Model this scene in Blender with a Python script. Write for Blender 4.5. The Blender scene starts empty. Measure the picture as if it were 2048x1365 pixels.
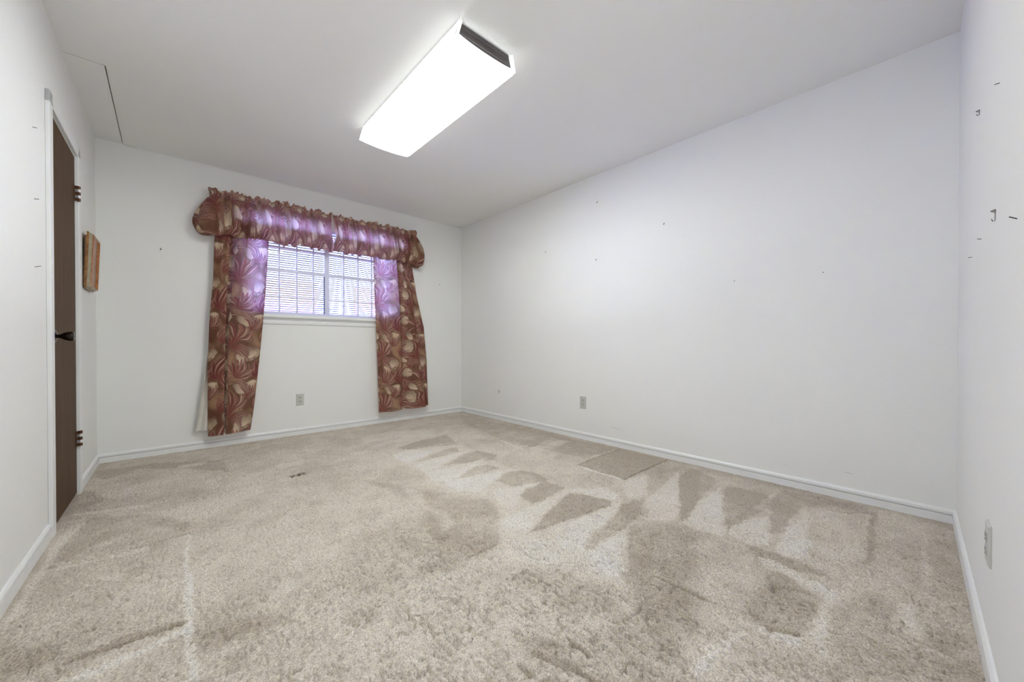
import bpy, bmesh, math, random
import numpy as np
from mathutils import Vector, Matrix
random.seed(7)
rng = np.random.default_rng(11)
S = bpy.context.scene
COL = S.collection

# ------------------------------------------------------------------ camera
cd = bpy.data.cameras.new('camera'); cam = bpy.data.objects.new('camera', cd); COL.objects.link(cam)
cd.sensor_width = 36.0; cd.lens = 36.0*759.0/2048.0
PITCH = 0.4
cd.shift_y = (688.5-682.5)/2048.0 + math.tan(math.radians(PITCH))*759.0/2048.0
cd.clip_start = 0.02; cd.clip_end = 200
cam.location = (-2.8985, -4.1934, 0.897)
cam.rotation_euler = (math.radians(90-PITCH), 0, math.radians(-42.232))
S.camera = cam
# ------------------------------------------------------------------ sky, exposure
w = bpy.data.worlds.new('world'); S.world = w; w.use_nodes = True
bg = w.node_tree.nodes['Background']
bg.inputs[0].default_value = (0.24, 0.255, 1.0, 1); bg.inputs[1].default_value = 42.0
S.view_settings.view_transform = 'Standard'; S.view_settings.look = 'None'
S.view_settings.gamma = 1.0; S.view_settings.exposure = 0.81
S.view_settings.use_curve_mapping = False
LAMP = 22.5          # radiance of the lit acrylic lens of the ceiling fixture

# added fill lamp beside the camera, brightens near walls and ceiling: soft, slightly cool
fd = bpy.data.lights.new('fill_lamp', 'AREA'); fo = bpy.data.objects.new('fill_lamp', fd); COL.objects.link(fo)
fd.shape = 'DISK'; fd.size = .5; fd.energy = 6.5; fd.color = (.88, .925, 1.0)
fo.location = (-3.02, -4.15, 1.25); fo.rotation_euler = (math.radians(110), 0, math.radians(-42))

# ------------------------------------------------------------------ materials
def nt(name):
    m = bpy.data.materials.new(name); m.use_nodes = True
    t = m.node_tree; b = t.nodes['Principled BSDF']; return m, t, b
def link(t, a, b): t.links.new(a, b)
def plain(name, col, rough=0.5, metal=0.0, var=0.06, scale=30, bump=0.0, bscale=200, spec=0.5):
    m, t, b = nt(name)
    n = t.nodes.new('ShaderNodeTexNoise'); n.inputs['Scale'].default_value = scale; n.inputs['Detail'].default_value = 4
    g = t.nodes.new('ShaderNodeNewGeometry'); link(t, g.outputs['Position'], n.inputs['Vector'])
    r = t.nodes.new('ShaderNodeValToRGB')
    r.color_ramp.elements[0].position = .3; r.color_ramp.elements[1].position = .7
    r.color_ramp.elements[0].color = tuple(c*(1-var) for c in col)+(1,)
    r.color_ramp.elements[1].color = tuple(min(1, c*(1+var)) for c in col)+(1,)
    link(t, n.outputs['Fac'], r.inputs[0]); link(t, r.outputs[0], b.inputs['Base Color'])
    b.inputs['Roughness'].default_value = rough; b.inputs['Metallic'].default_value = metal
    b.inputs['Specular IOR Level'].default_value = spec
    if bump:
        n2 = t.nodes.new('ShaderNodeTexNoise'); n2.inputs['Scale'].default_value = bscale; n2.inputs['Detail'].default_value = 3
        link(t, g.outputs['Position'], n2.inputs['Vector'])
        bp = t.nodes.new('ShaderNodeBump'); bp.inputs['Strength'].default_value = bump; bp.inputs['Distance'].default_value = .002
        link(t, n2.outputs['Fac'], bp.inputs['Height']); link(t, bp.outputs[0], b.inputs['Normal'])
    return m
M_wall = plain('wall_paint', (.885, .885, .87), .75, var=.012, scale=1.3, bump=.25, bscale=150, spec=.3)
M_ceil = plain('ceiling_paint', (.905, .90, .88), .85, var=.012, scale=1.0, bump=.35, bscale=120, spec=.2)
M_trim = plain('trim_gloss_white', (.88, .885, .89), .35, var=.01, scale=3)
M_vinyl = plain('window_vinyl', (.71, .72, .92), .35, var=.01, scale=5)  # lavender cast of the window light put into the base colour
M_door = None
M_brass = plain('aged_bronze', (.12, .055, .028), .38, .7, var=.25, scale=60)
M_nickel = plain('dark_nickel', (.20, .18, .17), .22, 1.0, var=.2, scale=50)
M_knob = plain('dark_knob', (.035, .025, .022), .18, .9, var=.2, scale=50)
M_nail = plain('dark_nail_steel', (.06, .055, .05), .45, .8)
M_hook = plain('picture_hook_metal', (.22, .21, .20), .4, .8)
M_ivory = plain('ivory_plastic', (.60, .60, .565), .35, var=.02)
M_sock = plain('ivory_socket', (.53, .53, .49), .35, var=.02)
M_white_plastic = plain('white_plastic', (.74, .74, .73), .35, var=.02)
M_dark = plain('slot_dark', (.025, .022, .02), .6)
M_slat = plain('blind_slat', (.020, .018, .015), .55, var=.15, scale=20)
M_steel = plain('fixture_housing_grey', (.105, .092, .092), .6, 0, var=.12, scale=25)
M_lin = plain('curtain_lining', (.72, .68, .62), .8, var=.04, scale=12)
M_scuff = plain('scuff', (.25, .25, .25), .8, var=.3, scale=200)

# stained wood door with vertical grain
def wood(name, c1, c2, sc=(28, 28, 1.4), rough=.45):
    m, t, b = nt(name)
    g = t.nodes.new('ShaderNodeNewGeometry'); mp = t.nodes.new('ShaderNodeMapping'); mp.inputs['Scale'].default_value = sc
    n = t.nodes.new('ShaderNodeTexNoise'); n.inputs['Scale'].default_value = 2.2; n.inputs['Detail'].default_value = 7; n.inputs['Distortion'].default_value = .7
    link(t, g.outputs['Position'], mp.inputs['Vector']); link(t, mp.outputs[0], n.inputs['Vector'])
    r = t.nodes.new('ShaderNodeValToRGB'); r.color_ramp.elements[0].position = .32; r.color_ramp.elements[1].position = .68
    r.color_ramp.elements[0].color = c1+(1,); r.color_ramp.elements[1].color = c2+(1,)
    link(t, n.outputs['Fac'], r.inputs[0]); link(t, r.outputs[0], b.inputs['Base Color'])
    bp = t.nodes.new('ShaderNodeBump'); bp.inputs['Strength'].default_value = .15; bp.inputs['Distance'].default_value = .001
    link(t, n.outputs['Fac'], bp.inputs['Height']); link(t, bp.outputs[0], b.inputs['Normal'])
    b.inputs['Roughness'].default_value = rough
    return m
M_door = wood('door_stain', (.058, .029, .012), (.108, .058, .027), rough=.6)
M_door.node_tree.nodes['Principled BSDF'].inputs['Specular IOR Level'].default_value = .22
M_frame = wood('frame_burl', (.17, .065, .015), (.42, .20, .06), (30, 14, 14), .3)
M_frame2 = wood('frame_orange', (.26, .085, .02), (.48, .18, .05), (30, 14, 14), .25)
M_cream = plain('frame_cream_gesso', (.36, .31, .21), .5, var=.12, scale=40)
M_art = None
m, t, b = nt('art_print')
g = t.nodes.new('ShaderNodeNewGeometry'); n = t.nodes.new('ShaderNodeTexNoise'); n.inputs['Scale'].default_value = 14; n.inputs['Detail'].default_value = 5
link(t, g.outputs['Position'], n.inputs['Vector']); r = t.nodes.new('ShaderNodeValToRGB')
for p, c in ((.35, (.30, .13, .07, 1)), (.5, (.40, .19, .11, 1)), (.66, (.36, .30, .20, 1))):
    e = r.color_ramp.elements.new(p); e.color = c
r.color_ramp.elements.remove(r.color_ramp.elements[0])
link(t, n.outputs['Fac'], r.inputs[0]); link(t, r.outputs[0], b.inputs['Base Color']); b.inputs['Roughness'].default_value = .35
M_art = m

def emis(name, col, st):
    m = bpy.data.materials.new(name); m.use_nodes = True; t = m.node_tree; t.nodes.clear()
    e = t.nodes.new('ShaderNodeEmission'); e.inputs[0].default_value = col+(1,); e.inputs[1].default_value = st
    o = t.nodes.new('ShaderNodeOutputMaterial'); link(t, e.outputs[0], o.inputs[0]); return m
M_lens = emis('lit_acrylic_lens', (.962, 1.0, .945), LAMP)
M_lens_side = emis('lit_acrylic_lens_side', (.97, 1.0, .965), .9)
M_lens_rim = emis('lit_acrylic_rim', (.97, 1.0, .98), .62)
M_block = plain('light_block_white', (.85, .85, .86), .3, var=.01)

# window glass: mostly clear with a faint reflection
m = bpy.data.materials.new('window_glass'); m.use_nodes = True; t = m.node_tree; t.nodes.clear()
tr = t.nodes.new('ShaderNodeBsdfTransparent'); tr.inputs[0].default_value = (.94, .94, .96, 1)
gl = t.nodes.new('ShaderNodeBsdfGlossy'); gl.inputs['Roughness'].default_value = .02
fr = t.nodes.new('ShaderNodeFresnel'); fr.inputs[0].default_value = 1.45
mx = t.nodes.new('ShaderNodeMixShader'); o = t.nodes.new('ShaderNodeOutputMaterial')
link(t, fr.outputs[0], mx.inputs[0]); link(t, tr.outputs[0], mx.inputs[1]); link(t, gl.outputs[0], mx.inputs[2]); link(t, mx.outputs[0], o.inputs[0])
M_glass = m

# printed cotton: colour per point, lets some light through
def cloth_mat(name, trans, lining=False):
    m, t, b = nt(name); o = t.nodes['Material Output']
    a = t.nodes.new('ShaderNodeAttribute'); a.attribute_name = 'print'
    link(t, a.outputs['Color'], b.inputs['Base Color']); b.inputs['Roughness'].default_value = .5
    b.inputs['Specular IOR Level'].default_value = .35
    tl = t.nodes.new('ShaderNodeBsdfTranslucent')
    gm = t.nodes.new('ShaderNodeGamma'); gm.inputs[1].default_value = .32
    link(t, a.outputs['Color'], gm.inputs[0]); link(t, gm.outputs[0], tl.inputs[0])
    mx = t.nodes.new('ShaderNodeMixShader'); mx.inputs[0].default_value = trans
    link(t, b.outputs[0], mx.inputs[1]); link(t, tl.outputs[0], mx.inputs[2]); link(t, mx.outputs[0], o.inputs[0])
    return m
M_print = cloth_mat('marbled_print_cotton', .45)

# carpet
m, t, b = nt('carpet_pile')
a = t.nodes.new('ShaderNodeAttribute'); a.attribute_name = 'nap'
r = t.nodes.new('ShaderNodeValToRGB'); r.color_ramp.elements[0].position = 0; r.color_ramp.elements[1].position = 1
r.color_ramp.elements[0].color = (.13, .115, .095, 1); e = r.color_ramp.elements.new(.22); e.color = (.52, .445, .36, 1); r.color_ramp.elements[-1].color = (.92, .88, .84, 1)
e = r.color_ramp.elements.new(.5); e.color = (.77, .69, .59, 1)
link(t, a.outputs['Fac'], r.inputs[0])
g = t.nodes.new('ShaderNodeNewGeometry')
n = t.nodes.new('ShaderNodeTexNoise'); n.inputs['Scale'].default_value = 190; n.inputs['Detail'].default_value = 4
link(t, g.outputs['Position'], n.inputs['Vector'])
mul = t.nodes.new('ShaderNodeMapRange'); mul.inputs[1].default_value = .3; mul.inputs[2].default_value = .7; mul.inputs[3].default_value = .60; mul.inputs[4].default_value = 1.22
link(t, n.outputs['Fac'], mul.inputs[0])
vm = t.nodes.new('ShaderNodeVectorMath'); vm.operation = 'SCALE'; link(t, r.outputs[0], vm.inputs[0]); link(t, mul.outputs[0], vm.inputs['Scale'])
link(t, vm.outputs[0], b.inputs['Base Color'])
bp = t.nodes.new('ShaderNodeBump'); bp.inputs['Strength'].default_value = .7; bp.inputs['Distance'].default_value = .005
link(t, n.outputs['Fac'], bp.inputs['Height']); link(t, bp.outputs[0], b.inputs['Normal'])
b.inputs['Roughness'].default_value = 1.0; b.inputs['Specular IOR Level'].default_value = .05
b.inputs['Sheen Weight'].default_value = .2
M_carpet = m

# brick for the neighbouring house
m, t, b = nt('far_brick')
g = t.nodes.new('ShaderNodeNewGeometry'); mp = t.nodes.new('ShaderNodeMapping'); mp.inputs['Rotation'].default_value = (math.pi/2, 0, 0)
br = t.nodes.new('ShaderNodeTexBrick'); br.inputs['Scale'].default_value = 1; br.inputs['Brick Width'].default_value = .2; br.inputs['Row Height'].default_value = .068
br.inputs['Mortar Size'].default_value = .008
br.inputs['Color1'].default_value = (.62, .30, .07, 1); br.inputs['Color2'].default_value = (.48, .22, .05, 1); br.inputs['Mortar'].default_value = (.6, .5, .3, 1)
link(t, g.outputs['Position'], mp.inputs['Vector']); link(t, mp.outputs[0], br.inputs['Vector']); link(t, br.outputs['Color'], b.inputs['Base Color'])
M_brick = m
M_siding = plain('pale_siding', (.80, .84, .66), .7, var=.03)
M_grass = plain('grass', (.34, .42, .12), .9, var=.3, scale=8)
M_leaf = plain('shrub_leaves', (.42, .55, .16), .8, var=.3, scale=15)

# ------------------------------------------------------------------ helpers
def new_obj(name, me, mat=None, parent=None, smooth=False):
    o = bpy.data.objects.new(name, me); COL.objects.link(o)
    if mat: me.materials.append(mat)
    if parent: o.parent = parent
    if smooth:
        for p in me.polygons: p.use_smooth = True
    return o
def obj(name, bm, mat=None, parent=None, smooth=False):
    bmesh.ops.recalc_face_normals(bm, faces=bm.faces)
    me = bpy.data.meshes.new(name); bm.to_mesh(me); bm.free()
    return new_obj(name, me, mat, parent, smooth)
def tag(o, label=None, cat=None, group=None, kind=None):
    if label: o['label'] = label
    if cat: o['category'] = cat
    if group: o['group'] = group
    if kind: o['kind'] = kind
    return o
def empty(name, loc, rot=(0, 0, 0)):
    o = bpy.data.objects.new(name, None); COL.objects.link(o); o.location = loc; o.rotation_euler = rot
    o.empty_display_size = .05; return o
def add_box(bm, x0, x1, y0, y1, z0, z1, bev=0):
    vs = [bm.verts.new(p) for p in ((x0,y0,z0),(x1,y0,z0),(x1,y1,z0),(x0,y1,z0),(x0,y0,z1),(x1,y0,z1),(x1,y1,z1),(x0,y1,z1))]
    fs = [bm.faces.new([vs[i] for i in q]) for q in ((0,3,2,1),(4,5,6,7),(0,1,5,4),(1,2,6,5),(2,3,7,6),(3,0,4,7))]
    if bev:
        es = list({e for f in fs for e in f.edges})
        bmesh.ops.bevel(bm, geom=es, offset=bev, segments=2, affect='EDGES', profile=.5)
def boxes(*bs):
    bm = bmesh.new()
    for q in bs: add_box(bm, *q)
    return bm
def bbox(*b, bev=.002):
    bm = bmesh.new(); add_box(bm, *b, bev=bev); return bm
def extrude_profile(prof, length):
    """closed profile of (y, z) points extruded along +x from 0 to length"""
    bm = bmesh.new()
    a = [bm.verts.new((0, y, z)) for y, z in prof]; c = [bm.verts.new((length, y, z)) for y, z in prof]
    n = len(prof)
    for i in range(n): bm.faces.new((a[i], a[(i+1) % n], c[(i+1) % n], c[i]))
    bm.faces.new(a); bm.faces.new(c[::-1]); return bm
def lathe(prof, seg=24, axis='z'):
    """prof of (r, h)"""
    bm = bmesh.new(); rings = []
    for r, h in prof:
        ring = []
        for k in range(seg):
            a = 2*math.pi*k/seg
            p = (r*math.cos(a), r*math.sin(a), h) if axis == 'z' else (h, r*math.cos(a), r*math.sin(a))
            ring.append(bm.verts.new(p))
        rings.append(ring)
    for i in range(len(rings)-1):
        for k in range(seg): bm.faces.new((rings[i][k], rings[i][(k+1) % seg], rings[i+1][(k+1) % seg], rings[i+1][k]))
    bm.faces.new(rings[0]); bm.faces.new(rings[-1]); return bm
def tube(bm, pts, r, seg=8):
    pts = [Vector(p) for p in pts]; rings = []
    for i, p in enumerate(pts):
        d = (pts[min(i+1, len(pts)-1)]-pts[max(i-1, 0)]).normalized()
        u = d.cross(Vector((0, 0, 1)))
        if u.length < 1e-3: u = d.cross(Vector((0, 1, 0)))
        u.normalize(); v = d.cross(u)
        rr = r[i] if isinstance(r, (list, tuple)) else r
        rings.append([bm.verts.new(p+rr*(math.cos(a)*u+math.sin(a)*v)) for a in [2*math.pi*k/seg for k in range(seg)]])
    for i in range(len(rings)-1):
        for k in range(seg): bm.faces.new((rings[i][k], rings[i][(k+1) % seg], rings[i+1][(k+1) % seg], rings[i+1][k]))
    bm.faces.new(rings[0]); bm.faces.new(rings[-1])

# ------------------------------------------------------------------ room frame
H = 2.44; TH = .14
A = (-3.292, 0.0); B = (0.0, 0.0); C = (0.0024, -4.285); D = (-3.3428, -4.3481)
R_left = math.atan2(D[1]-A[1], D[0]-A[0])       # along the left wall, from its far corner towards the camera
R_front = math.atan2(D[1]-C[1], D[0]-C[0])
# each wall lives in its own frame: +x along the wall, -y (back, left...) handled below
wb = obj('wall_back', boxes((-3.292-TH, -2.38, 0, TH, -.05, H+.02), (-.94, TH, 0, TH, -.05, H+.02),
                            (-2.38, -.94, 0, TH, -.05, 1.18), (-2.38, -.94, 0, TH, 2.07, H+.02)), M_wall)
tag(wb, kind='structure')
# right wall, local x from B towards C, outward = local +y
R_right = math.atan2(C[1]-B[1], C[0]-B[0])
def wall_empty(): pass
def wall_mesh(name, origin, rot, bs, outward):
    """boxes given as (s0, s1, z0, z1); the wall's room face is local y = 0 and it is TH thick away from the room"""
    bm = boxes(*[(s0, s1, min(0, outward*TH), max(0, outward*TH), z0, z1) for s0, s1, z0, z1 in bs])
    o = obj(name, bm, M_wall); o.location = (origin[0], origin[1], 0); o.rotation_euler = (0, 0, rot); return tag(o, kind='structure')
wr = wall_mesh('wall_right', B, R_right, [(0, 4.285+TH, -.05, H+.02)], 1)
wf = wall_mesh('wall_front', C, R_front, [(0, 3.346+TH, -.05, H+.02)], 1)
DOOR0, DOOR1, DOORH = .785, 1.405, 2.005
wl = wall_mesh('wall_left', A, R_left, [(0, DOOR0-.012, -.05, H+.02), (DOOR1+.012, 4.348, -.05, H+.02), (DOOR0-.012, DOOR1+.012, DOORH+.012, H+.02)], -1)

# ceiling: boards around the patched access panel, with a hairline crack
PX, PY = -3.145, -1.115
cl = obj('ceiling', boxes((PX, .14, -4.5, .14, H, H+.02), (-3.5, PX, -4.5, PY, H, H+.02), (-3.5, .14, -4.5, .14, H+.03, H+.25),
                          (-3.5, -3.44, -4.5, .14, H+.02, H+.03), (.1, .14, -4.5, .14, H+.02, H+.03)), M_ceil)
tag(cl, kind='structure')
bm = bmesh.new()
p0 = [(-3.40, PY+.011), (PX-.006, PY+.008), (PX-.004, .10), (-3.40, .10)]
lo = [bm.verts.new((x, y, H+.001)) for x, y in p0]; hi = [bm.verts.new((x, y, H+.02)) for x, y in p0]
bm.faces.new(lo[::-1]); bm.faces.new(hi)
for i in range(4): bm.faces.new((lo[i], lo[(i+1) % 4], hi[(i+1) % 4], hi[i]))
ap = obj('access_panel', bm, M_ceil, cl); tag(ap, 'painted-over rectangular access panel outlined by a crack')
# caulk bead where the back wall meets the ceiling
bm = bmesh.new(); tube(bm, [(x, -.002+.0008*math.sin(x*9), H-.003) for x in np.linspace(-3.14, -.02, 40)], .0045, 6)
ck = obj('trim_1', bm, M_trim, None, True); tag(ck, kind='structure')

# baseboards
PROF = [(0, -.012), (.012, -.012), (.0125, .0400), (.0020, .0404), (.0020, .0440), (.0118, .0446), (.0115, .058), (.006, .066), (0, .068)]
def baseboard(name, p, rot, s0, s1, sign):
    pr = [(sign*y, z) for y, z in PROF]
    o = obj(name, extrude_profile(pr, s1-s0), M_trim); c, s = math.cos(rot), math.sin(rot)
    o.location = (p[0]+c*s0, p[1]+s*s0, 0); o.rotation_euler = (0, 0, rot); return tag(o, kind='structure')
baseboard('baseboard_back', A, 0, .0, 3.292, -1)
baseboard('baseboard_right', B, R_right, .0, 4.285, -1)
baseboard('baseboard_left', A, R_left, .0, .715, 1)
baseboard('baseboard_left', A, R_left, 1.468, 4.348, 1)
baseboard('baseboard_front', C, R_front, .0, 3.34, -1)

# ------------------------------------------------------------------ carpet floor (real pile relief)
NAP = [
 ([(-1.583,-1.314),(-1.402,-1.216),(-1.036,-1.250),(-0.945,-1.333),(-1.006,-1.576),(-1.048,-1.861),(-1.076,-2.190),(-1.055,-2.485),(-1.049,-2.709),(-0.869,-2.835),(-0.967,-2.992),(-1.186,-3.186),(-1.624,-3.415),(-1.746,-3.332),(-1.791,-3.130),(-1.812,-2.920),(-1.654,-2.762),(-1.551,-2.586),(-1.519,-2.355),(-1.596,-2.250),(-1.646,-2.052),(-1.573,-1.812),(-1.583,-1.575)],0.26,0.03),
 ([(-1.944,-2.873),(-1.772,-2.897),(-1.589,-3.043),(-1.490,-3.250),(-1.629,-3.411),(-1.716,-3.244),(-1.893,-3.037),(-1.978,-2.944)],0.3,0.06),
 ([(-1.578,-1.319),(-1.402,-1.216),(-1.268,-1.407),(-1.446,-1.558),(-1.573,-1.556)],0.42,0.012),
 ([(-1.545,-1.636),(-1.326,-1.609),(-1.006,-1.576),(-1.377,-1.788),(-1.573,-1.812)],0.42,0.012),
 ([(-1.573,-1.812),(-1.361,-1.855),(-1.048,-1.861),(-1.445,-2.066),(-1.565,-2.085),(-1.614,-1.998)],0.42,0.012),
 ([(-1.565,-2.085),(-1.340,-2.116),(-1.098,-2.195),(-1.307,-2.277),(-1.496,-2.358),(-1.596,-2.250)],0.45,0.012),
 ([(-1.409,-2.383),(-1.296,-2.447),(-1.067,-2.496),(-1.287,-2.530),(-1.414,-2.619),(-1.482,-2.649),(-1.530,-2.575)],0.42,0.012),
 ([(-1.655,-2.736),(-1.398,-2.725),(-1.076,-2.703),(-0.869,-2.835),(-0.931,-2.958),(-1.017,-2.979),(-1.052,-2.814),(-1.115,-2.722),(-1.460,-2.836),(-1.597,-2.885),(-1.687,-2.849)],0.38,0.012),
 ([(-1.523,-2.952),(-1.276,-3.003),(-1.023,-3.005),(-1.034,-3.055),(-1.275,-3.106),(-1.422,-3.111),(-1.561,-3.185),(-1.616,-3.116)],0.42,0.012),
 ([(-1.572,-3.211),(-1.274,-3.201),(-1.234,-3.214),(-1.624,-3.415),(-1.636,-3.348)],0.3,0.015),
 ([(-1.432,-1.118),(-1.136,-0.994),(-0.861,-0.973),(-0.978,-1.381),(-1.165,-1.288),(-1.370,-1.245)],-0.45,0.012),
 ([(-1.545,-1.555),(-1.294,-1.450),(-1.032,-1.408),(-1.100,-1.560),(-1.269,-1.568),(-1.457,-1.578)],-0.5,0.012),
 ([(-1.444,-1.780),(-1.201,-1.661),(-0.979,-1.635),(-0.930,-1.845),(-1.046,-1.922),(-1.210,-1.858)],-0.55,0.012),
 ([(-1.480,-2.077),(-1.251,-1.956),(-1.131,-1.985),(-1.128,-2.118),(-1.302,-2.105),(-1.403,-2.104)],-0.5,0.012),
 ([(-1.307,-2.277),(-1.157,-2.190),(-1.044,-2.244),(-1.005,-2.375),(-1.050,-2.511),(-1.296,-2.447)],-0.55,0.012),
 ([(-1.364,-2.566),(-1.233,-2.505),(-1.067,-2.496),(-1.059,-2.662),(-1.161,-2.681),(-1.320,-2.704),(-1.388,-2.689)],-0.6,0.012),
 ([(-1.638,-2.915),(-1.468,-2.856),(-1.290,-2.793),(-1.117,-2.737),(-1.063,-2.822),(-1.024,-2.972),(-1.090,-3.004),(-1.282,-2.986),(-1.478,-2.946)],-0.65,0.012),
 ([(-1.566,-3.198),(-1.443,-3.135),(-1.275,-3.106),(-1.015,-3.043),(-0.819,-3.060),(-1.079,-3.182),(-1.259,-3.192),(-1.416,-3.201)],-0.5,0.015),
 ([(-0.765,-2.891),(-0.624,-2.855),(-0.483,-2.895),(-0.764,-3.041),(-0.901,-3.084),(-0.894,-2.992)],0.45,0.012),
 ([(-0.847,-3.101),(-0.581,-3.058),(-0.250,-3.013),(-0.888,-3.302),(-0.986,-3.319),(-1.082,-3.231)],0.41,0.012),
 ([(-0.990,-3.361),(-0.732,-3.324),(-0.353,-3.316),(-0.925,-3.536),(-0.984,-3.548),(-1.011,-3.436)],0.53,0.012),
 ([(-0.949,-3.558),(-0.747,-3.556),(-0.590,-3.635),(-0.907,-3.718),(-0.974,-3.677)],0.49,0.012),
 ([(-0.520,-3.547),(-0.212,-3.570),(-0.525,-3.627)],0.4,0.012),
 ([(-0.956,-3.749),(-0.486,-3.716),(-0.277,-3.737),(-0.703,-3.824),(-0.766,-3.846),(-0.923,-3.849),(-0.976,-3.801)],0.49,0.012),
 ([(-0.907,-3.775),(-0.798,-3.778),(-0.726,-3.802),(-0.713,-3.835),(-0.830,-3.845),(-0.912,-3.824)],0.35,0.012),
 ([(-0.724,-3.846),(-0.665,-3.938),(-0.662,-4.016),(-0.738,-4.017),(-0.860,-3.940),(-0.831,-3.880)],0.3,0.02),
 ([(-1.051,-3.716),(-1.039,-3.744),(-1.078,-3.866),(-1.096,-3.959),(-1.136,-3.974),(-1.200,-3.964),(-1.510,-3.998),(-1.502,-3.982),(-1.428,-3.962),(-1.427,-3.945),(-1.281,-3.957),(-1.183,-3.943),(-1.152,-3.869),(-1.106,-3.748)],0.55,0.015),
 ([(-1.527,-3.806),(-1.496,-3.854),(-1.475,-3.920),(-1.492,-3.948),(-1.538,-3.924),(-1.544,-3.866)],0.6,0.015),
 ([(-1.832,-3.752),(-1.706,-3.763),(-1.575,-3.792),(-1.591,-3.806),(-1.700,-3.794),(-1.797,-3.783),(-1.861,-3.768)],0.55,0.02),
 ([(-1.114,-4.130),(-1.032,-4.139),(-0.997,-4.170),(-1.077,-4.164),(-1.116,-4.179),(-1.188,-4.144)],0.45,0.02),
 ([(-0.187,-4.183),(-0.466,-4.194),(-0.809,-4.194),(-0.818,-4.186),(-0.487,-4.174)],0.3,0.008),
 ([(-1.192,-4.158),(-1.228,-4.246),(-1.271,-4.239),(-1.224,-4.166)],0.3,0.02),
 ([(-0.992,-3.642),(-0.978,-3.729),(-0.981,-3.924),(-1.023,-3.945),(-1.061,-3.852),(-1.052,-3.698)],-0.5,0.015),
 ([(-1.103,-3.783),(-1.151,-3.948),(-1.290,-3.950),(-1.442,-3.931),(-1.504,-3.856),(-1.506,-3.795),(-1.350,-3.767)],-0.35,0.02),
 ([(-1.182,-3.980),(-1.002,-4.070),(-1.057,-4.128),(-1.196,-4.136),(-1.250,-4.227),(-1.239,-4.298),(-1.286,-4.297),(-1.585,-4.026),(-1.397,-3.990)],-0.3,0.03),
 ([(-0.540,-4.012),(-0.304,-4.266),(-0.824,-4.305),(-0.920,-4.218),(-0.751,-4.103),(-0.794,-4.032)],-0.22,0.04),
 ([(-0.128,-3.987),(-0.101,-4.011),(-0.717,-4.036),(-0.826,-4.019),(-0.586,-4.010)],-0.5,0.008),
 ([(-1.119,-4.187),(-1.077,-4.244),(-1.122,-4.276),(-1.232,-4.227),(-1.203,-4.194)],-0.4,0.02),
 ([(-0.351,-3.578),(-0.111,-3.591),(-0.072,-3.765),(-0.028,-3.993),(-0.143,-4.001),(-0.193,-3.813),(-0.277,-3.767),(-0.771,-3.720),(-0.800,-3.693)],-0.35,0.02),
 ([(-0.382,-3.345),(-0.259,-3.343),(-0.265,-3.557),(-0.475,-3.616),(-0.608,-3.579),(-0.889,-3.546),(-0.818,-3.492)],-0.4,0.015),
 ([(-0.345,-3.056),(-0.097,-3.045),(-0.218,-3.259),(-0.739,-3.317),(-0.983,-3.366),(-0.946,-3.324)],-0.4,0.015),
 ([(-1.243,-3.202),(-1.050,-3.305),(-1.086,-3.476),(-1.694,-3.721),(-1.833,-3.681),(-1.697,-3.513),(-1.550,-3.377)],-0.4,0.04),
 ([(-2.839,-1.842),(-2.824,-1.856),(-2.831,-1.972),(-2.835,-2.113),(-2.834,-2.301),(-2.835,-2.479),(-2.842,-2.603),(-2.848,-2.673),(-2.844,-2.764),(-2.848,-2.883),(-2.867,-2.866),(-2.861,-2.706),(-2.867,-2.638),(-2.859,-2.525),(-2.855,-2.363),(-2.850,-2.065)],0.75,0.006),
 ([(-3.110,-2.642),(-3.052,-2.645),(-3.000,-2.638),(-2.936,-2.629),(-2.863,-2.613),(-2.851,-2.643),(-2.928,-2.653),(-2.998,-2.671),(-3.066,-2.685)],0.8,0.012),
 ([(-3.072,-2.084),(-3.019,-2.043),(-3.032,-2.149)],0.35,0.015),
 ([(-3.241,-1.842),(-3.230,-1.829),(-3.082,-1.837),(-2.972,-1.844),(-2.965,-1.907),(-3.078,-1.893),(-3.219,-1.878)],0.45,0.01),
 ([(-3.282,-1.164),(-3.093,-1.211),(-2.984,-1.250),(-2.982,-1.296),(-3.090,-1.257),(-3.259,-1.212)],0.5,0.006),
 ([(-2.862,-0.483),(-2.685,-0.452),(-2.691,-0.559),(-2.844,-0.551)],0.5,0.006),
 ([(-2.322,-0.947),(-2.116,-0.940),(-2.163,-1.038),(-2.301,-1.069)],0.3,0.01),
 ([(-3.282,-2.119),(-3.284,-2.048),(-3.272,-1.492),(-3.221,-1.285),(-3.206,-1.324),(-3.248,-1.554),(-3.271,-2.035),(-3.265,-2.157)],0.4,0.012),
 ([(-3.297,-2.170),(-3.286,-2.138),(-3.283,-2.072),(-3.268,-2.098),(-3.274,-2.201),(-3.278,-2.265)],0.5,0.01),
 ([(-3.271,-0.262),(-2.975,-0.274),(-2.586,-0.514),(-2.579,-0.890),(-2.789,-0.601),(-3.045,-0.369),(-3.215,-0.538)],-0.4,0.02),
 ([(-3.324,-0.674),(-3.220,-0.805),(-3.173,-1.015),(-3.265,-1.112),(-3.309,-1.179),(-3.324,-1.113)],-0.4,0.02),
 ([(-3.212,-1.268),(-2.952,-1.451),(-2.823,-1.697),(-2.838,-1.799),(-2.961,-1.595),(-3.135,-1.696),(-3.231,-1.787),(-3.253,-1.664)],-0.35,0.02),
 ([(-3.114,-2.542),(-2.984,-2.541),(-2.866,-2.571),(-2.867,-2.600),(-2.967,-2.583),(-3.097,-2.581)],-0.6,0.008),
 ([(-2.828,-2.673),(-2.725,-2.678),(-2.596,-2.764),(-2.650,-2.797),(-2.794,-2.776),(-2.826,-2.780)],-0.35,0.03),
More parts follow.
